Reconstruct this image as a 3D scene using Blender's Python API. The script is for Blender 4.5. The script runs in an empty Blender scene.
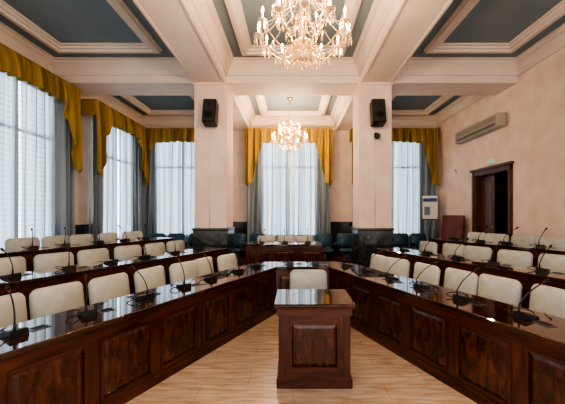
import bpy, math, random
from mathutils import Matrix, Vector
random.seed(4)
S = bpy.context.scene
PI = math.pi
# ------------------------------------------------------------------ materials
def newmat(name):
    m = bpy.data.materials.new(name); m.use_nodes = True
    return m, m.node_tree.nodes, m.node_tree.links, m.node_tree.nodes["Principled BSDF"]
def plain(name, col, rough=0.5, metal=0.0, emit=None, es=0.0, coat=0.0, trans=0.0):
    m, n, l, b = newmat(name)
    b.inputs["Base Color"].default_value = (*col, 1)
    b.inputs["Roughness"].default_value = rough
    b.inputs["Metallic"].default_value = metal
    b.inputs["Coat Weight"].default_value = coat
    b.inputs["Transmission Weight"].default_value = trans
    if emit:
        b.inputs["Emission Color"].default_value = (*emit, 1)
        b.inputs["Emission Strength"].default_value = es
    return m
def noisy(name, stops, scale=(1,1,1), nscale=4.0, detail=6, rough=0.5, dist=0.0, coat=0.0, bump=0.0, rv=None, spec=0.5):
    m, n, l, b = newmat(name)
    tc = n.new("ShaderNodeTexCoord"); mp = n.new("ShaderNodeMapping")
    mp.inputs["Scale"].default_value = scale
    if rv: mp.inputs["Rotation"].default_value = rv
    nz = n.new("ShaderNodeTexNoise"); nz.inputs["Scale"].default_value = nscale
    nz.inputs["Detail"].default_value = detail; nz.inputs["Distortion"].default_value = dist
    cr = n.new("ShaderNodeValToRGB")
    el = cr.color_ramp.elements
    while len(el) < len(stops): el.new(0.5)
    for e, (p, c) in zip(el, stops):
        e.position = p; e.color = (*c, 1)
    l.new(tc.outputs["Object"], mp.inputs["Vector"]); l.new(mp.outputs[0], nz.inputs["Vector"])
    l.new(nz.outputs["Fac"], cr.inputs["Fac"]); l.new(cr.outputs[0], b.inputs["Base Color"])
    b.inputs["Roughness"].default_value = rough; b.inputs["Coat Weight"].default_value = coat
    b.inputs["Specular IOR Level"].default_value = spec
    b.inputs["Coat Roughness"].default_value = 0.03
    if bump:
        bp = n.new("ShaderNodeBump"); bp.inputs["Strength"].default_value = bump
        bp.inputs["Distance"].default_value = 0.02
        l.new(nz.outputs["Fac"], bp.inputs["Height"]); l.new(bp.outputs[0], b.inputs["Normal"])
    return m
M_wall = noisy("wall_plaster", [(0.3,(0.74,0.575,0.485)),(0.7,(0.85,0.715,0.63))], nscale=2.5, detail=12, rough=0.8, bump=0.05)
M_trim = noisy("trim_plaster", [(0.3,(0.78,0.67,0.59)),(0.7,(0.84,0.74,0.66))], nscale=1.5, rough=0.6)
M_blue = noisy("ceiling_bluegrey", [(0.3,(0.205,0.27,0.305)),(0.7,(0.24,0.31,0.345))], nscale=1.2, rough=0.75)
M_marble = noisy("dark_marble", [(0.35,(0.012,0.014,0.016)),(0.52,(0.05,0.055,0.055)),(0.62,(0.02,0.025,0.025)),(0.8,(0.22,0.22,0.2))], nscale=5, detail=12, rough=0.15, dist=1.2)
W1 = [(0.3,(0.030,0.007,0.0035)),(0.5,(0.078,0.020,0.010)),(0.7,(0.135,0.040,0.018))]
M_wood = noisy("mahogany", W1, scale=(1.0,8,8), nscale=2.2, detail=8, rough=0.28, dist=0.6, coat=0.3)
M_woodv = noisy("mahogany_upright", W1, scale=(9,9,1.0), nscale=2.2, detail=8, rough=0.28, dist=0.6, coat=0.3)
M_burl = noisy("mahogany_burl", [(0.3,(0.022,0.006,0.003)),(0.5,(0.065,0.018,0.008)),(0.75,(0.16,0.052,0.022))], scale=(5,5,1.6), nscale=3.0, detail=12, rough=0.22, dist=1.0, coat=0.4)
M_top = noisy("polished_top", [(0.3,(0.024,0.008,0.005)),(0.7,(0.078,0.025,0.013))], scale=(1,7,7), nscale=2, detail=8, rough=0.04, dist=0.5, coat=1.0)
M_brown = noisy("door_wood", [(0.3,(0.07,0.025,0.012)),(0.7,(0.17,0.065,0.033))], scale=(8,8,1), nscale=2, detail=8, rough=0.35)
M_redbr = noisy("vestibule_red", [(0.3,(0.14,0.035,0.02)),(0.7,(0.22,0.06,0.035))], nscale=2, rough=0.6)
M_leather = noisy("cream_leather", [(0.3,(0.46,0.465,0.42)),(0.7,(0.56,0.565,0.51))], nscale=6, rough=0.38)
M_teal = noisy("navy_leather", [(0.3,(0.02,0.07,0.12)),(0.7,(0.04,0.12,0.18))], nscale=6, rough=0.4)
M_black = plain("black_plastic", (0.012,0.012,0.013), 0.35)
M_chrome = plain("brushed_steel", (0.35,0.35,0.36), 0.3, 1.0)
M_gold = plain("gilt_metal", (0.75,0.50,0.20), 0.25, 1.0)
M_white = plain("white_paint", (0.75,0.75,0.72), 0.5)
M_ac = plain("ac_plastic", (0.42,0.39,0.33), 0.45)
M_acd = plain("ac_grille", (0.16,0.15,0.13), 0.5)
M_green = plain("exit_green", (0.5,0.65,0.5), 0.5, emit=(0.5,0.8,0.5), es=0.1)
M_red = plain("led_red", (0.5,0.02,0.01), 0.4)
M_bulb = plain("bulb_glow", (1,0.8,0.5), 0.4, emit=(1.0,0.62,0.24), es=11)
M_paper = plain("paper", (0.8,0.8,0.78), 0.7)
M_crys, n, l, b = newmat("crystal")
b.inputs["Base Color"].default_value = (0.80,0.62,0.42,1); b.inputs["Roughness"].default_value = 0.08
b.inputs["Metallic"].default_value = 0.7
b.inputs["Emission Color"].default_value = (1,0.60,0.27,1); b.inputs["Emission Strength"].default_value = 0.16  # warm emission puts the bulbs' glow into the crystals, which are no lamps
M_floor, n, l, b = newmat("floor_travertine")
tc = n.new("ShaderNodeTexCoord"); mp = n.new("ShaderNodeMapping"); mp.inputs["Scale"].default_value = (1.0,7,1); mp.inputs["Rotation"].default_value=(0,0,0.25)
nz = n.new("ShaderNodeTexNoise"); nz.inputs["Scale"].default_value = 3; nz.inputs["Detail"].default_value = 10; nz.inputs["Distortion"].default_value = 0.5
cr = n.new("ShaderNodeValToRGB"); e = cr.color_ramp.elements
e[0].position=0.3; e[0].color=(0.50,0.355,0.245,1); e[1].position=0.68; e[1].color=(0.80,0.635,0.49,1)
br = n.new("ShaderNodeTexBrick"); br.inputs["Scale"].default_value = 1.0
br.inputs["Color1"].default_value=(1,1,1,1); br.inputs["Color2"].default_value=(0.90,0.88,0.86,1); br.inputs["Mortar"].default_value=(0.7,0.62,0.55,1)
br.inputs["Brick Width"].default_value=0.9; br.inputs["Row Height"].default_value=0.3; br.inputs["Mortar Size"].default_value=0.003
mx = n.new("ShaderNodeMixRGB"); mx.blend_type='MULTIPLY'; mx.inputs[0].default_value=1
l.new(tc.outputs["Object"], mp.inputs[0]); l.new(mp.outputs[0], nz.inputs["Vector"]); l.new(nz.outputs["Fac"], cr.inputs[0])
l.new(tc.outputs["Object"], br.inputs["Vector"]); l.new(cr.outputs[0], mx.inputs[1]); l.new(br.outputs["Color"], mx.inputs[2])
l.new(mx.outputs[0], b.inputs["Base Color"]); b.inputs["Roughness"].default_value=0.25
def fabric(name, col, transp, transl, lo=0.72):
    m = bpy.data.materials.new(name); m.use_nodes=True; n=m.node_tree.nodes; l=m.node_tree.links; n.clear()
    o=n.new("ShaderNodeOutputMaterial"); d=n.new("ShaderNodeBsdfDiffuse"); t=n.new("ShaderNodeBsdfTranslucent"); p=n.new("ShaderNodeBsdfTransparent")
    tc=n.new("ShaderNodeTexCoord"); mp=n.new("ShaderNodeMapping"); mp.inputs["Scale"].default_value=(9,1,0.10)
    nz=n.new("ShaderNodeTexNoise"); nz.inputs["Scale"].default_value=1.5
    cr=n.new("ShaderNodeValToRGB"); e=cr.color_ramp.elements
    e[0].position=.42; e[0].color=(*[c*lo for c in col],1); e[1].position=.58; e[1].color=(*col,1)  # darker vertical streaks paint the shade of folds and pleats into the cloth
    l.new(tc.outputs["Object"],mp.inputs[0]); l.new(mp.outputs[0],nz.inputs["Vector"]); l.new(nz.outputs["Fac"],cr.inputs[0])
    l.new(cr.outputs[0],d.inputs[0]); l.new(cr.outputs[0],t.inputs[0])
    a=n.new("ShaderNodeMixShader"); a.inputs[0].default_value=transl; c=n.new("ShaderNodeMixShader"); c.inputs[0].default_value=transp
    if transp>0:
        lw=n.new("ShaderNodeLayerWeight"); lw.inputs[0].default_value=0.5
        mr=n.new("ShaderNodeMapRange"); mr.inputs[1].default_value=0.03; mr.inputs[2].default_value=0.5; mr.inputs[3].default_value=transp; mr.inputs[4].default_value=0.0
        l.new(lw.outputs["Facing"],mr.inputs[0]); l.new(mr.outputs[0],c.inputs[0])
    l.new(d.outputs[0],a.inputs[1]); l.new(t.outputs[0],a.inputs[2]); l.new(a.outputs[0],c.inputs[1]); l.new(p.outputs[0],c.inputs[2]); l.new(c.outputs[0],o.inputs[0])
    return m
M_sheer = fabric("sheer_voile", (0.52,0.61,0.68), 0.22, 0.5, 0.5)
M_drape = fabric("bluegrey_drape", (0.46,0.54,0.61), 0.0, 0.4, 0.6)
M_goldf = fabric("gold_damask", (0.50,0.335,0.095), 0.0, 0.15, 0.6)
M_day = bpy.data.materials.new("daylit_shutter"); M_day.use_nodes=True; n=M_day.node_tree.nodes; l=M_day.node_tree.links; n.clear()
o=n.new("ShaderNodeOutputMaterial"); em=n.new("ShaderNodeEmission"); wv=n.new("ShaderNodeTexWave"); wv.bands_direction='Z'; wv.inputs["Scale"].default_value=3.0
tc=n.new("ShaderNodeTexCoord"); cr=n.new("ShaderNodeValToRGB"); e=cr.color_ramp.elements
e[0].position=.05; e[0].color=(0.50,0.60,0.68,1); e[1].position=.45; e[1].color=(0.82,0.93,1,1)
l.new(tc.outputs["Object"],wv.inputs["Vector"]); l.new(wv.outputs["Fac"],cr.inputs[0]); l.new(cr.outputs[0],em.inputs[0]); em.inputs[1].default_value=2.1; l.new(em.outputs[0],o.inputs[0])

# ------------------------------------------------------------------ mesh builder
class MB:
    def __init__(s): s.v=[]; s.f=[]; s.m=[]; s.sm=[]
    def add(s, vs, fs, mi=0, smooth=False, M=None):
        b=len(s.v)
        for p in vs:
            p=Vector(p); s.v.append(M@p if M else p)
        for f in fs: s.f.append([i+b for i in f]); s.m.append(mi); s.sm.append(smooth)
    def box(s,x0,x1,y0,y1,z0,z1,mi=0,M=None,bev=0.0):
        if bev>0:
            b=bev; vs=[];
            def q(x,y,z): vs.append((x,y,z)); return len(vs)-1
            idx={}
            X=(x0,x1);Y=(y0,y1);Z=(z0,z1);sg=(1,-1)
            for i in (0,1):
                for j in (0,1):
                    for k in (0,1):
                        idx[i,j,k,0]=q(X[i],Y[j]+sg[j]*b,Z[k]+sg[k]*b)
                        idx[i,j,k,1]=q(X[i]+sg[i]*b,Y[j],Z[k]+sg[k]*b)
                        idx[i,j,k,2]=q(X[i]+sg[i]*b,Y[j]+sg[j]*b,Z[k])
            fs=[]
            for i in (0,1): fs.append([idx[i,0,0,0],idx[i,1,0,0],idx[i,1,1,0],idx[i,0,1,0]])
            for j in (0,1): fs.append([idx[0,j,0,1],idx[1,j,0,1],idx[1,j,1,1],idx[0,j,1,1]])
            for k in (0,1): fs.append([idx[0,0,k,2],idx[1,0,k,2],idx[1,1,k,2],idx[0,1,k,2]])
            for i in (0,1):
                for j in (0,1): fs.append([idx[i,j,0,0],idx[i,j,1,0],idx[i,j,1,1],idx[i,j,0,1]])
                for k in (0,1): fs.append([idx[i,0,k,0],idx[i,1,k,0],idx[i,1,k,2],idx[i,0,k,2]])
            for j in (0,1):
                for k in (0,1): fs.append([idx[0,j,k,1],idx[1,j,k,1],idx[1,j,k,2],idx[0,j,k,2]])
            for t in [(i,j,k) for i in (0,1) for j in (0,1) for k in (0,1)]:
                fs.append([idx[(*t,0)],idx[(*t,1)],idx[(*t,2)]])
            s.add(vs,fs,mi,False,M); return
        vs=[(x,y,z) for z in (z0,z1) for y in (y0,y1) for x in (x0,x1)]
        fs=[[0,2,3,1],[4,5,7,6],[0,1,5,4],[2,6,7,3],[0,4,6,2],[1,3,7,5]]
        s.add(vs,fs,mi,False,M)
    def prism(s,poly,z0,z1,mi=0,M=None):
        n=len(poly)
        vs=[(x,y,z0) for x,y in poly]+[(x,y,z1) for x,y in poly]
        fs=[list(range(n))[::-1],list(range(n,2*n))]+[[i,(i+1)%n,(i+1)%n+n,i+n] for i in range(n)]
        s.add(vs,fs,mi,False,M)
    def tube(s,pts,r,seg=8,mi=0,M=None):
        pts=[Vector(p) for p in pts]; N=len(pts)
        rs=r if isinstance(r,(list,tuple)) else [r]*N
        vs=[];fs=[]; prev=None
        for i,p in enumerate(pts):
            t=(pts[min(i+1,N-1)]-pts[max(i-1,0)]).normalized()
            if prev is None:
                a=Vector((0,0,1)) if abs(t.z)<0.9 else Vector((1,0,0))
                u=t.cross(a).normalized()
            else:
                u=(prev-t*prev.dot(t)); u=u.normalized() if u.length>1e-6 else t.orthogonal().normalized()
            prev=u; w=t.cross(u)
            for k in range(seg):
                a=2*PI*k/seg; vs.append(p+(u*math.cos(a)+w*math.sin(a))*rs[i])
        for i in range(N-1):
            for k in range(seg): fs.append([i*seg+k,i*seg+(k+1)%seg,(i+1)*seg+(k+1)%seg,(i+1)*seg+k])
        fs.append(list(range(seg))[::-1]); fs.append([(N-1)*seg+k for k in range(seg)])
        s.add(vs,fs,mi,True,M)
    def lathe(s,prof,seg=16,mi=0,c=(0,0,0),M=None):
        vs=[];fs=[];N=len(prof)
        for r,z in prof:
            for k in range(seg):
                a=2*PI*k/seg; vs.append((c[0]+r*math.cos(a),c[1]+r*math.sin(a),c[2]+z))
        for i in range(N-1):
            for k in range(seg): fs.append([i*seg+k,i*seg+(k+1)%seg,(i+1)*seg+(k+1)%seg,(i+1)*seg+k])
        s.add(vs,fs,mi,True,M)
    def octa(s,c,r,h,mi=0):
        x,y,z=c
        vs=[(x+r,y,z),(x,y+r,z),(x-r,y,z),(x,y-r,z),(x,y,z+h*0.45),(x,y,z-h)]
        s.add(vs,[[0,1,4],[1,2,4],[2,3,4],[3,0,4],[1,0,5],[2,1,5],[3,2,5],[0,3,5]],mi)
    def pad(s,w,h,t,r,curve,mi,M):
        out=[]
        for cx,cz,a0 in ((w/2-r,h/2-r,0),(-w/2+r,h/2-r,PI/2),(-w/2+r,-h/2+r,PI),(w/2-r,-h/2+r,3*PI/2)):
            for k in range(7):
                a=a0+k*PI/12; out.append((cx+r*math.cos(a),cz+r*math.sin(a)))
        n=len(out); rings=[]
        def ring(inset,y,sc=1):
            Rg=[]
            for x,z in out:
                fx=max(0,1-inset/(w/2))*sc; fz=max(0,1-inset/(h/2))*sc
                xx=x*fx; zz=z*fz; Rg.append((xx,y+curve*(2*xx/w)**2,zz))
            return Rg
        for ins,y,sc in ((0,-t/2,.02),(0,-t/2,.5),(t*.5,-t/2,1),(t*.12,-t*.36,1),(0,0,1),(t*.12,t*.36,1),(t*.5,t/2,1),(0,t*.62,.5),(0,t*.64,.02)):
            rings.append(ring(ins,y,sc))
        vs=[p for Rg in rings for p in Rg]; fs=[]
        for i in range(len(rings)-1):
            for k in range(n): fs.append([i*n+k,i*n+(k+1)%n,(i+1)*n+(k+1)%n,(i+1)*n+k])
        fs.append(list(range(n))); fs.append([(len(rings)-1)*n+k for k in range(n)])
        s.add(vs,fs,mi,True,M)
    def mesh(s,name,mats):
        me=bpy.data.meshes.new(name); me.from_pydata([tuple(p) for p in s.v],[],s.f)
        for m in mats: me.materials.append(m)
        for p,mi,sm in zip(me.polygons,s.m,s.sm): p.material_index=mi; p.use_smooth=sm
        me.update()
        import bmesh
        bm=bmesh.new(); bm.from_mesh(me); bmesh.ops.recalc_face_normals(bm,faces=bm.faces[:]); bm.to_mesh(me); bm.free()
        return me
def put(name,me,loc=(0,0,0),rz=0.0,rx=0.0):
    o=bpy.data.objects.new(name,me); S.collection.objects.link(o)
    o.location=loc; o.rotation_euler=(rx,0,rz); return o
def obj(name,mb,mats,loc=(0,0,0),rz=0.0): return put(name,mb.mesh(name,mats),loc,rz)
T=Matrix.Translation
def R(a,ax): return Matrix.Rotation(a,4,ax)

# ------------------------------------------------------------------ room shell
L,Rr,D,Y0=-5.6,5.25,11.0,-2.6
ZC,ZB=5.25,4.76
CI,CO,CY0,CY1=1.55,2.30,7.0,7.75
m=MB(); m.box(L-.2,Rr+.2,Y0,D+.2,-.1,0); obj("floor",m,[M_floor])
m=MB(); m.box(L-.2,L,Y0,D+.2,0,ZC); obj("wall_left",m,[M_wall])
m=MB(); m.box(Rr,Rr+.2,Y0,7.16+.12,0,ZC); m.box(Rr,Rr+.2,8.75-.12,D+.2,0,ZC); m.box(Rr,Rr+.2,7.28,8.63,2.9-.12,ZC)
obj("wall_right",m,[M_wall])
# vestibule behind the open door
m=MB(); m.box(Rr+.2,Rr+1.3,7.18,7.28,0,2.9); m.box(Rr+.2,Rr+1.3,8.63,8.73,0,2.9); m.box(Rr+1.2,Rr+1.3,7.28,8.63,0,2.9); m.box(Rr+.2,Rr+1.2,7.28,8.63,2.78,2.9); m.box(Rr+.0,Rr+1.2,7.28,8.63,-.1,.15)
obj("wall_vestibule",m,[M_redbr])
m=MB(); m.box(L,Rr,D,D+.2,0,ZC); obj("wall_back",m,[M_wall])
m=MB(); m.box(L-.2,Rr+.2,Y0,D+.2,ZC,ZC+.15); obj("ceiling",m,[M_blue])
m=MB()
for sx in (-1,1):
    a,b_=sorted((sx*CI,sx*CO)); m.box(a,b_,Y0,D,ZB,ZC)
for y0,y1 in ((CY0,CY1),(-.1,.65)):
    m.box(L,-CO,y0,y1,ZB,ZC); m.box(-CI,CI,y0,y1,ZB,ZC); m.box(CO,Rr,y0,y1,ZB,ZC)
obj("trim_1",m,[M_trim])
def ring(mb,x0,x1,y0,y1,prof,mi=0):
    n=len(prof); vs=[];fs=[]
    for o_,z in prof:
        vs+=[(x0+o_,y0+o_,z),(x1-o_,y0+o_,z),(x1-o_,y1-o_,z),(x0+o_,y1-o_,z)]
    for i in range(n-1):
        for k in range(4): fs.append([i*4+k,i*4+(k+1)%4,(i+1)*4+(k+1)%4,(i+1)*4+k])
    mb.add(vs,fs,mi)
z=ZC
crown=[(0,z-.33),(.035,z-.33),(.035,z-.29),(.05,z-.28),(.06,z-.22),(.09,z-.17),(.13,z-.13),(.13,z-.10),(.16,z-.10),(.17,z-.05),(.21,z-.04),(.21,z)]
def frame(o): return [(o,z),(o,z-.05),(o+.03,z-.06),(o+.03,z-.10),(o+.10,z-.12),(o+.14,z-.12),(o+.14,z-.08),(o+.20,z-.07),(o+.20,z-.035),(o+.26,z-.03),(o+.26,z)]
m=MB()
for x0,x1,ins in ((L,-CO,.52),(-CI,CI,.42),(CO,Rr,.52)):
    for y0,y1 in ((CY1,D),(.65,CY0),(Y0,-.1)):
        ring(m,x0,x1,y0,y1,crown); ring(m,x0,x1,y0,y1,frame(ins))
obj("trim_2",m,[M_trim])
m=MB()
for sx in (-1,1):
    for x in (CI+.02,CO-.06):
        a,b_=sorted((sx*x,sx*(x+.04)))
        m.box(a,b_,Y0,D-.01,ZB-.02,ZB)
obj("trim_3",m,[M_trim])
m=MB()
m.box(L+.001,Rr-.001,D-.04,D-.001,0.16,1.36); m.box(L+.001,Rr-.001,D-.07,D-.001,1.36,1.42)
obj("baseboard_back",m,[M_marble])
m=MB(); m.box(L+.001,L+.04,Y0,D-.08,0,1.36); m.box(L+.001,L+.07,Y0,D-.08,1.36,1.42)
obj("baseboard_left",m,[M_marble])
m=MB()
for a,b_ in ((Y0,7.10),(8.81,D-.08)): m.box(Rr-.03,Rr-.001,a,b_,0,.55)
obj("baseboard_right",m,[M_marble])
# ------------------------------------------------------------------ geometry of horseshoe
class Side:
    def __init__(s,c,slope,sx):
        s.c=Vector((c[0],c[1],0)); k=math.hypot(slope,1)
        s.u=Vector((-sx*slope/k,1/k,0)); s.n=Vector((sx*1/k,slope/k,0)); s.sx=sx
    def P(s,a,b): return s.c+s.u*a+s.n*b
LS=Side((-.30,5.15),.5,-1); RS=Side((.62,5.15),.43,1)
PL,PR=1.65,1.60; PL3,PR3=3.3,3.15
H1,H2=.16,.32
def sx_at(side,b,x):
    return (x-side.c.x-side.n.x*b)/side.u.x
a=LS.P(sx_at(LS,PL-.12,L),PL-.12); b_=LS.P(.75,PL-.12); c=RS.P(.75,PR-.12); d=RS.P(sx_at(RS,PR-.12,Rr),PR-.12)
m=MB(); m.prism([(L+.01,a.y),(b_.x,b_.y),(c.x,c.y),(Rr-.01,d.y),(Rr-.01,D-.01),(L+.01,D-.01)],0,H1)
obj("raised_platform",m,[M_wood])
for side,p3,w in ((LS,PL3,L+.01),(RS,PR3,Rr-.01)):
    a=side.P(sx_at(side,p3-.12,w),p3-.12); e_=side.P(.85,p3-.12)
    m=MB(); m.prism([(w,a.y),(e_.x,e_.y),(e_.x,7.78),(w,7.78)],H1,H2); obj("raised_platform",m,[M_wood])
for sx in (-1,1):
    x0,x1=sorted((sx*CI,sx*CO)); m=MB()
    m.box(x0,x1,CY0,CY1,H1,ZB,0)
    m.box(x0-.03,x1+.03,CY0-.03,CY1+.03,H1,1.32,1,bev=.01); m.box(x0-.05,x1+.05,CY0-.05,CY1+.05,1.32,1.37,1,bev=.012)
    m.box(x0-.05,x1+.05,CY0-.05,CY1+.05,H1,H1+.14,1,bev=.01)
    for xx in (x0+.06,x1-.08): m.box(xx,xx+.02,CY0-.008,CY0,1.38,ZB-.05,0)
    m.box(x0-.03,x1+.03,CY0-.03,CY1+.03,ZB-.05,ZB,0)
    m.tube([(x0+.36,CY0-.02,1.4),(x0+.36,CY0-.02,3.7)],.008,6,2)
    obj("column",m,[M_wall,M_marble,M_white])
# ------------------------------------------------------------------ desks
def desk_mesh(mb,length,depth=.57,H=.80,M=None,ends=True,pitch=.62,back=True):
    mb.box(0,length,-.035,depth,H-.045,H,2,M,bev=.008)
    mb.box(.01,length-.01,-.018,depth-.02,H-.07,H-.045,0,M)
    mb.box(0,length,0,.025,.0,H-.07,0,M)
    mb.box(0,length,-.022,0,0,.10,0,M); mb.box(0,length,-.014,0,.10,.125,0,M)
    mb.box(0,length,-.012,0,H-.14,H-.07,0,M)
    n=max(1,round(length/pitch)); w=length/n
    for i in range(n+1):
        cx=i*w; a=max(0,cx-.05); b=min(length,cx+.05)
        mb.box(a,b,-.012,0,.125,H-.14,1,M)
    for i in range(n):
        a=i*w+.05; b=(i+1)*w-.05; z0=.125; z1=H-.14
        t=.025
        mb.box(a,b,-.02,0,z1-t,z1,0,M); mb.box(a,b,-.02,0,z0,z0+t,0,M)
        mb.box(a,a+t,-.02,0,z0+t,z1-t,1,M); mb.box(b-t,b,-.02,0,z0+t,z1-t,1,M)
        g=.06
        A=[(a+t,-.001,z0+t),(b-t,-.001,z0+t),(b-t,-.001,z1-t),(a+t,-.001,z1-t)]
        B=[(a+g,-.014,z0+g),(b-g,-.014,z0+g),(b-g,-.014,z1-g),(a+g,-.014,z1-g)]
        mb.add(A+B,[[0,1,5,4],[1,2,6,5],[2,3,7,6],[3,0,4,7],[4,5,6,7]],3,False,M)
    if ends:
        for a in (0,length-.03): mb.box(a,a+.03,.025,depth-.04,0,H-.07,1,M)
    mb.box(.03,length-.03,.025,depth-.12,H-.22,H-.20,0,M)
DM=[M_wood,M_woodv,M_top,M_burl]
def desk(name,p0,p1,zb,**k):
    d_=p1-p0; mb=MB(); desk_mesh(mb,d_.length,**k)
    return obj(name,mb,DM,(p0.x,p0.y,zb),math.atan2(d_.y,d_.x))
def row(side,s0,s1,b,zb):
    if side.sx<0: desk("council_desk",side.P(s0,b),side.P(s1,b),zb)
    else: desk("council_desk",side.P(s1,b),side.P(s0,b),zb)
row(LS,-4.2,0,0,0); row(RS,-4.2,0,0,0)
row(LS,-4.0,.7,PL,H1); row(RS,-4.0,.7,PR,H1)
row(LS,-2.75,.75,PL3,H2); row(RS,-2.3,.75,PR3,H2)
mb=MB(); A=LS.c; B=RS.c; desk_mesh(mb,.92,depth=.55,ends=False,pitch=.46)
def loc(p): return (p.x-A.x,p.y-A.y)
lo=LS.P(.005,.57); ro=RS.P(.005,.57)
mb.prism([(.0,.0),loc(lo),(-.15,.57),(0,.55)],.755,.799,2); mb.prism([(.92,0),(.92,.55),(1.07,.57),loc(ro)],.755,.799,2)
mb.prism([(-.02,.5),(-.15,.57),(-.02,.57)],0,.755,1); mb.prism([(.94,.5),(.94,.57),(1.07,.57)],0,.755,1)
obj("council_desk",mb,DM,(A.x,A.y,0))
desk("presidency_table",Vector((-1.10,6.95,0)),Vector((.70,6.95,0)),H1,H=.84,depth=.7,pitch=.6)
# ------------------------------------------------------------------ lectern in the foreground
mb=MB(); W=.40; dpt=.60; Ht=.83
mb.box(-W,W,0,dpt,Ht-.035,Ht,2,bev=.01)
mb.box(-W+.02,W-.02,.02,dpt-.02,Ht-.06,Ht-.035,0,bev=.008); mb.box(-W+.035,W-.035,.035,dpt-.035,Ht-.12,Ht-.06,0)
mb.box(-W+.055,W-.055,.055,dpt-.055,.0,Ht-.12,1)
mb.box(-W+.03,W-.03,.03,dpt-.03,0,.10,0,bev=.008); mb.box(-W+.042,W-.042,.042,dpt-.042,.10,.125,0)
for a,b2 in ((-W+.05,-W+.16),(W-.16,W-.05)): mb.box(a,b2,.04,.056,.125,Ht-.12,1,bev=.004)
mb.box(-W+.16,W-.16,.04,.056,Ht-.19,Ht-.12,0); mb.box(-W+.16,W-.16,.04,.056,.125,.19,0)
a,b2,z0,z1=-W+.18,W-.18,.21,Ht-.21; g=.035
for q in ((a-.02,a,z0-.02,z1+.02),(b2,b2+.02,z0-.02,z1+.02),(a,b2,z0-.02,z0),(a,b2,z1,z1+.02)): mb.box(q[0],q[1],.034,.056,q[2],q[3],0)
Aq=[(a,.054,z0),(b2,.054,z0),(b2,.054,z1),(a,.054,z1)]; Bq=[(a+g,.04,z0+g),(b2-g,.04,z0+g),(b2-g,.04,z1-g),(a+g,.04,z1-g)]
mb.add(Aq+Bq,[[0,1,5,4],[1,2,6,5],[2,3,7,6],[3,0,4,7],[4,5,6,7]],3)
obj("lectern",mb,DM,(.21,2.88,0))
# ------------------------------------------------------------------ chairs
def chair_mesh(name,lm):
    mb=MB()
    mb.pad(.51,.40,.075,.075,-.05,0,T((0,-.235,.75))@R(.14,'X'))
    mb.pad(.50,.48,.09,.09,0,0,T((0,.02,.46))@R(PI/2,'X'))
    for sx in (-1,1):
        mb.tube([(sx*.24,-.12,.42),(sx*.29,-.14,.43),(sx*.295,-.15,.55),(sx*.29,-.14,.655),(sx*.285,.02,.665),(sx*.285,.14,.65),(sx*.28,.17,.56),(sx*.24,.14,.43)],.014,8,1)
        mb.box(sx*.285-.025,sx*.285+.025,-.13,.12,.668,.692,0,bev=.008)
    mb.box(-.05,.05,-.25,-.22,.40,.62,1,T((0,-.03,0))); mb.box(-.10,.10,-.27,.1,.385,.42,1)
    mb.tube([(0,0,.10),(0,0,.39)],.025,10,2)
    for k in range(5):
        a=2*PI*k/5+.3; c_,s_=math.cos(a),math.sin(a)
        mb.tube([(0,0,.10),(c_*.15,s_*.15,.09),(c_*.27,s_*.27,.065)],[.028,.022,.015],8,1)
        mb.tube([(c_*.27-s_*.02,s_*.27+c_*.02,.028),(c_*.27+s_*.02,s_*.27-c_*.02,.028)],.028,10,1)
    return mb.mesh(name,[lm,M_black,M_chrome])
ME_ch=chair_mesh("conference_chair",M_leather); ME_tc=chair_mesh("blue_armchair",M_teal)
def chair(p,f,zb,me=ME_ch,name="conference_chair",jit=.16):
    put(name,me,(p.x,p.y,zb),math.atan2(f.y,f.x)-PI/2+random.uniform(-jit,jit))
# ------------------------------------------------------------------ microphones
mb=MB()
vs=[(-.06,-.075,0),(.06,-.075,0),(.06,.075,0),(-.06,.075,0),(-.055,-.067,.024),(.055,-.067,.024),(.055,.067,.05),(-.055,.067,.05)]
mb.add(vs,[[0,3,2,1],[4,5,6,7],[0,1,5,4],[1,2,6,5],[2,3,7,6],[3,0,4,7]],0)
mb.tube([(.02,.05,.03),(.02,.05,.065),(.02,.052,.10)],[.013,.010,.007],8,0)
pts=[(.02,.052,.10)]
for k in range(1,11):
    t=k/10; pts.append((.02-.05*t,.052-.10*t-.10*t*t,.10+.25*t-.05*t*t))
mb.tube(pts,.0055,6,0)
e=Vector(pts[-1]); d_=(Vector(pts[-1])-Vector(pts[-2])).normalized()
mb.tube([e,e+d_*.01,e+d_*.055,e+d_*.065],[.007,.013,.014,.007],8,0)
mb.tube([e-d_*.004,e],.010,8,1)
cab=[]
for k in range(21):
    t=k/20; cab.append((.05+.10*math.sin(t*PI*1.2),.03-.12*t+.08*math.sin(t*PI*2),.006+.03*math.sin(t*PI)))
mb.tube(cab,.005,5,0)
mb.lathe([(.0,.028),(.008,.028),(.008,.033),(0,.033)],8,1,(-.02,-.035,0))
# flush channel-selector plate with speaker slots beside the unit
mb.box(-.22,-.09,-.05,.05,0,.004,2)
for k in range(5): mb.box(-.205,-.105,-.036+.017*k,-.030+.017*k,.004,.006,0)
ME_mic=mb.mesh("gooseneck_microphone",[M_black,M_red,M_chrome])
def mic(p,f,zt,j=.35):
    put("gooseneck_microphone",ME_mic,(p.x,p.y,zt+.001),math.atan2(-f.y,-f.x)+PI/2+PI+random.uniform(-j,j))
for side,rows in ((LS,((0,0,[.05-.545*k for k in range(7)]),(PL,H1,[.4-.6*k for k in range(7)]),(PL3,H2,[.45-.55*k for k in range(5)]))),
                  (RS,((0,0,[.06-.545*k for k in range(7)]),(PR,H1,[.4-.6*k for k in range(7)]),(PR3,H2,[.45-.55*k for k in range(4)])))):
    for b,zb,ss in rows:
        for s_ in ss:
            chair(side.P(s_+random.uniform(-.04,.04),b+.80+random.uniform(-.03,.06)),-side.n,zb)
            mic(side.P(s_+random.uniform(-.05,.05)-.22,b+.28),side.n,zb+.80)
chair(Vector((.21,3.80,0)),Vector((0,-1,0)),0,jit=.01)
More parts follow.
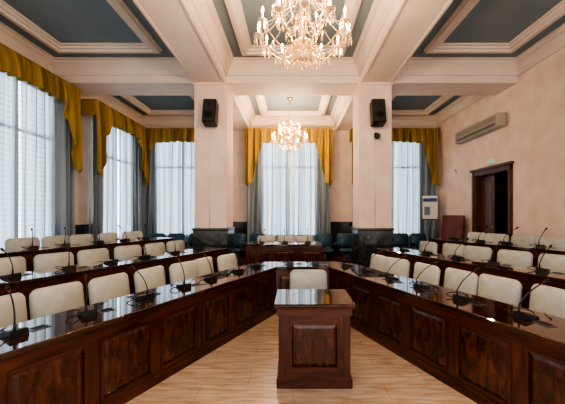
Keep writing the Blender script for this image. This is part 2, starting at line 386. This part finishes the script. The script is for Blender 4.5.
for x in (-.72,-.2,.32): chair(Vector((x,7.95,0)),Vector((0,-1,0)),H1,jit=.05)
for x in (-.75,-.2,.35): mic(Vector((x,7.2,0)),Vector((0,1,0)),H1+.84)
for x in (-.05,.4): mic(Vector((x,5.4,0)),Vector((0,1,0)),.80)
for x,y in ((-1.75,8.9),(-1.12,8.9),(.95,8.9),(1.6,8.9),(-4.2,9.0),(-3.6,9.0),(-3.0,9.0),(3.3,9.0),(3.9,9.0)):
    chair(Vector((x,y,0)),Vector((0,-1,0)),H1,ME_tc,"blue_armchair")
# ------------------------------------------------------------------ windows & curtains
def window(i,loc_,rz,w):
    mb=MB(); ww=w*.62/2; z0,z1=.95,4.35
    mb.box(-ww,ww,-.05,-.045,z0,z1,1)
    t=.07
    mb.box(-ww-t,-ww,-.09,-.002,z0-t,z1+t,0); mb.box(ww,ww+t,-.09,-.002,z0-t,z1+t,0)
    mb.box(-ww,ww,-.09,-.002,z0-t,z0,0); mb.box(-ww,ww,-.09,-.002,z1,z1+t,0); mb.box(-.045,.045,-.085,-.055,z0,z1,0); mb.box(-ww,ww,-.08,-.055,3.35,3.41,0)
    obj("window_%d"%i,mb,[M_white,M_day],loc_,rz)
def curtain(loc_,rz,w,seed):
    rnd=random.Random(seed); h=w/2; mb=MB(); ph=[rnd.uniform(0,6) for _ in range(6)]
    def fold(x): return .060*math.sin(x*25+ph[0]+1.3*math.sin(x*5+ph[1]))+.020*math.sin(x*57+ph[2])+.012*math.sin(x*11+ph[3])
    def leaf(sg,xa,xb,yy,amp,N,mi,gather=0):
        K=12; vs=[];fs=[]
        for i in range(N+1):
            u=i/N
            for k in range(K+1):
                t=k/K; zz=.35+(4.5-.35)*t
                x0_=xa+gather*(1-t)**1.5
                x=sg*(x0_+(xb-x0_)*u)
                vs.append((x,yy+amp*fold(sg*(xa+(xb-xa)*u)+.03*math.sin(t*3+i*.05))*(1.15-.35*t),zz))
        for i in range(N):
            for k in range(K): fs.append([i*(K+1)+k,(i+1)*(K+1)+k,(i+1)*(K+1)+k+1,i*(K+1)+k+1])
        mb.add(vs,fs,mi,True)
    for sg in (-1,1):
        leaf(sg,.02,h-.08,-.17,.7,130,0)
        leaf(sg,h*.66,h-.05,-.27,.75,70,1,gather=h*.06)
    N=180; K=10; vs=[];fs=[]
    for i in range(N+1):
        u=-1+2*i/N; a_=abs(u)
        drop=.44+.10*a_
        if a_>.58:
            q=min(1,(a_-.58)/.34); q=q*q*(3-2*q); drop+=1.45*q
            drop+=.05*math.sin(a_*60)
        if a_>.95: drop-=.12*(a_-.95)/.05
        for k in range(K+1):
            t=k/K; y=-.38-.05*math.sin(t*2.2)-.060*math.sin(u*38+ph[4])*(.3+.9*t)-.024*math.sin(u*85+ph[5])
            vs.append((u*h,y,4.70-drop*t))
    for i in range(N):
        for k in range(K): fs.append([i*(K+1)+k,(i+1)*(K+1)+k,(i+1)*(K+1)+k+1,i*(K+1)+k+1])
    mb.add(vs,fs,2,True)
    hem=[Vector(vs[i*(K+1)+K]) for i in range(N+1)]
    mb.tube(hem,.014,5,2)
    mb.box(-h,h,-.39,-.35,4.63,4.72,2); mb.box(-h,h,-.36,-.01,4.69,4.72,2)
    for sg in (-1,1): mb.box(sg*h-.01,sg*h+.01,-.37,-.01,4.3,4.70,2)
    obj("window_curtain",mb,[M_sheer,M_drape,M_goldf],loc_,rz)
wi=1
for x,w in ((-3.98,3.0),(-.15,3.06),(3.6,3.06)):
    window(wi,(x,D-.07,0),0,w); curtain((x,D-.06,0),0,w,wi); wi+=1
for y,w in ((9.22,2.72),(5.9,2.76),(2.6,2.76)):  # last window is out of view, added for its light and desktop reflections
    window(wi,(L+.07,y,0),PI/2,w); curtain((L+.06,y,0),PI/2,w,wi); wi+=1
# ------------------------------------------------------------------ right wall
mb=MB(); y0,y1,zt=7.16,8.75,2.90
for a,b2 in ((y0,y0+.12),(y1-.12,y1)):
    mb.box(Rr-.04,Rr-.001,a,b2,H1,zt,1); mb.box(Rr-.055,Rr-.04,a+.02,b2-.03,H1,zt-.02,1)
mb.box(Rr-.04,Rr-.001,y0,y1,zt-.12,zt,1); mb.box(Rr-.08,Rr-.001,y0-.04,y1+.04,zt,zt+.06,1)
mb.box(Rr+.001,Rr+.2,y1-.14,y1-.122,H1,zt-.122,1); mb.box(Rr+.001,Rr+.2,y0+.122,y0+.14,H1,zt-.122,1); mb.box(Rr+.001,Rr+.2,y0+.14,y1-.14,zt-.14,zt-.122,1)
# far leaf, ajar in the reveal
mb.box(Rr+.14,Rr+.185,y1-.72,y1-.145,H1+.01,zt-.145,1)
for c0,c1 in ((.4,1.25),(1.4,2.6)): mb.box(Rr+.128,Rr+.14,y1-.65,y1-.22,c0,c1,1,bev=.005)
mb.tube([(Rr+.11,y1-.69,1.25),(Rr+.11,y1-.69,1.40)],.012,8,2)
obj("door_1",mb,[M_wood,M_brown,M_gold])
mb=MB(); mb.box(Rr-.24,Rr-.002,7.35,9.3,3.86,4.20,0,bev=.03); mb.box(Rr-.243,Rr-.235,7.45,9.2,3.90,3.97,1)
for k in range(4): mb.box(Rr-.246,Rr-.238,7.45,9.2,4.03+k*.03,4.038+k*.03,1)
obj("air_conditioner",mb,[M_ac,M_acd])
mb=MB(); mb.box(Rr-.04,Rr-.002,7.75,8.05,3.02,3.16,0,bev=.006); mb.box(Rr-.043,Rr-.04,7.77,8.03,3.04,3.14,1)
obj("exit_sign",mb,[M_white,M_green])
mb=MB(); mb.box(Rr-.03,Rr-.002,9.6,9.72,3.0,3.14,0,bev=.005); mb.box(Rr-.034,Rr-.03,9.62,9.70,3.07,3.12,1); obj("wall_thermostat",mb,[M_white,M_acd])
mb=MB(); MM=T((Rr-.30,9.55,H1+.003))@R(.10,'Y')
mb.box(-.025,.025,-.62,.62,0,1.5,0,MM,bev=.006)
for a,b2 in ((-.54,-.04),(.04,.54)): mb.box(-.035,-.025,a,b2,.12,1.38,0,MM,bev=.004)
obj("wooden_panel",mb,[M_redbr])
mb=MB(); mb.box(-.26,.26,-.012,.012,1.5,2.35,0); mb.box(-.24,.24,-.016,-.012,1.53,2.33,1); mb.box(-.22,.22,-.018,-.016,2.12,2.24,2); mb.box(-.18,.0,-.018,-.016,1.66,1.95,3)
for a in (-.2,.2): mb.tube([(a*.3,.02,2.2),(a*1.3,.0,H1+.001)],.012,6,4)
mb.tube([(0,.02,2.2),(0,.2,H1+.001)],.012,6,4)
obj("poster_stand",mb,[M_black,M_paper,plain("poster_blue",(.05,.12,.3)),plain("poster_grey",(.2,.25,.3)),M_chrome],(4.70,10.30,0),-.25)
# ------------------------------------------------------------------ speakers
def speaker(name,x,cam=False):
    mb=MB(); MM=T((0,-.17,0))@R(-.22,'X')
    mb.box(-.15,.15,-.13,.13,-.29,.29,0,MM,bev=.02)
    mb.box(-.13,.13,-.137,-.128,-.27,.27,1,MM)
    mb.lathe([(.0,.0),(.06,.012),(.10,.0)],20,0,M=MM@T((0,-.138,-.12))@R(PI/2,'X'))
    mb.lathe([(.0,.0),(.025,.008),(.04,.0)],16,0,M=MM@T((0,-.138,.15))@R(PI/2,'X'))
    mb.box(-.05,.05,-.10,-.001,-.04,.04,0)
    if cam:
        mb.box(-.04,.04,-.08,-.001,-.50,-.42,0); mb.lathe([(0,-.085),(.05,-.07),(.07,-.03),(.07,.03),(.0,.04)],16,1,(0,-.12,-.50))
    obj(name,mb,[M_black,plain(name+"_grille",(.03,.03,.032),.6)],(x,CY0,4.0))
speaker("wall_speaker",-1.88); speaker("wall_speaker",1.93,True)
# ------------------------------------------------------------------ chandeliers
def chandelier_mesh(ztop):
    mb=MB(); rnd=random.Random(3)
    mb.lathe([(.0,.10),(.05,.12),(.085,.17),(.05,.22),(.03,.26),(.09,.31),(.12,.33),(.05,.37),(.03,.42),(.03,.55),(.06,.60),(.08,.66),(.04,.72),(.025,.78),(.05,.84),(.03,.9),(.05,.97),(.10,1.02),(.03,1.05),(.01,1.08)],16,0)
    zz=1.08
    mb.tube([(0,0,1.08),(0,0,ztop-.04)],.008,6,1)
    while zz<ztop-.1:
        mb.octa((0,0,zz+.03),.018,.03,1); zz+=.055
    mb.lathe([(0,ztop-.08),(.05,ztop-.07),(.09,ztop-.02),(.10,ztop)],16,1)
    def drop(x,y,z,r=.012,h=.04):
        mb.octa((x,y,z),r,h,0)
    def string(a,b,sag,n):
        a=Vector(a); b=Vector(b)
        for i in range(1,n):
            t=i/n; p=a.lerp(b,t); p.z-=sag*4*t*(1-t); mb.octa(p,.0095,.012,0)
    tips=[]
    for tier,(na,rad,z0,ze,off) in enumerate(((12,.53,.31,.36,0),(8,.32,.60,.66,.2))):
        for i in range(na):
            a=2*PI*i/na+off; c_,s_=math.cos(a),math.sin(a); pts=[]
            for k in range(11):
                t=k/10; r=.06+(rad-.06)*t; z_=z0-.13*math.sin(t*PI*1.15)*(1-.25*t)+(ze-z0)*t*t
                pts.append((c_*r,s_*r,z_))
            mb.tube(pts,.009,6,1)
            x,y,z_=pts[-1]; tips.append((x,y,z_))
            mb.lathe([(.0,.0),(.02,.0),(.055,.018),(.058,.024),(.02,.014),(.014,.03)],12,0,(x,y,z_))
            mb.lathe([(.0115,.02),(.0115,.11),(0,.112)],8,3,(x,y,z_))
            mb.lathe([(.0,.11),(.010,.118),(.0165,.135),(.012,.16),(.003,.185),(0,.187)],8,2,(x,y,z_))
            for q in range(6):
                b=q*PI/3; xx,yy=x+.052*math.cos(b),y+.052*math.sin(b)
                drop(xx,yy,z_-.012,.008,.03); drop(xx,yy,z_-.055,.012,.05)
            for kk in (4,7):
                px,py,pz=pts[kk]; drop(px,py,pz-.03,.010,.03); drop(px,py,pz-.075,.014,.055)
            string((c_*.10,s_*.10,1.0 if tier==0 else .84),(x,y,z_+.02),.13,22)
        for i in range(na):
            a=tips[-na+i]; b=tips[-na+(i+1)%na]; string(a,b,.07,12)
    for r,z_,n,h in ((.10,1.0,14,.05),(.12,.31,16,.06),(.085,.64,12,.05),(.22,.20,22,.06),(.15,.13,16,.06),(.07,.08,9,.05)):
        for i in range(n):
            a=2*PI*i/n; drop(r*math.cos(a),r*math.sin(a),z_,.013,h)
            if r in(.22,.15): string((.08*math.cos(a),.08*math.sin(a),.30),(r*math.cos(a),r*math.sin(a),z_),.02,7)
    mb.octa((0,0,.06),.03,.06,0)
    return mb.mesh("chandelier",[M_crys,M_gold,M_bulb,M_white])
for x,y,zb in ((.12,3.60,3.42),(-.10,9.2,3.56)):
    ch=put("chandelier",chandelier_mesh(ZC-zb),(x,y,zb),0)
    for q in range(6):
        a=2*PI*(2*q)/12
        ld=bpy.data.lights.new("bulb_light","POINT"); ld.energy=40; ld.color=(1,.68,.42); ld.shadow_soft_size=.03
        lo_=bpy.data.objects.new("bulb_light_%d"%q,ld); S.collection.objects.link(lo_); lo_.parent=ch; lo_.location=(.53*math.cos(a),.53*math.sin(a),.36+.20)
# ------------------------------------------------------------------ world + camera
w=bpy.data.worlds.new("world"); S.world=w; w.use_nodes=True
w.node_tree.nodes["Background"].inputs[0].default_value=(1.0,.95,.90,1); w.node_tree.nodes["Background"].inputs[1].default_value=1.3
cd=bpy.data.cameras.new("camera"); cam=bpy.data.objects.new("camera",cd); S.collection.objects.link(cam); S.camera=cam
cam.location=(0,0,1.7); cam.rotation_euler=(PI/2,0,0)
cd.sensor_width=36; cd.lens=36*300/565; cd.shift_x=-10.5/565; cd.shift_y=12/565; cd.clip_start=.05
S.view_settings.view_transform='AgX'; S.view_settings.look='AgX - High Contrast'; S.view_settings.exposure=0.65
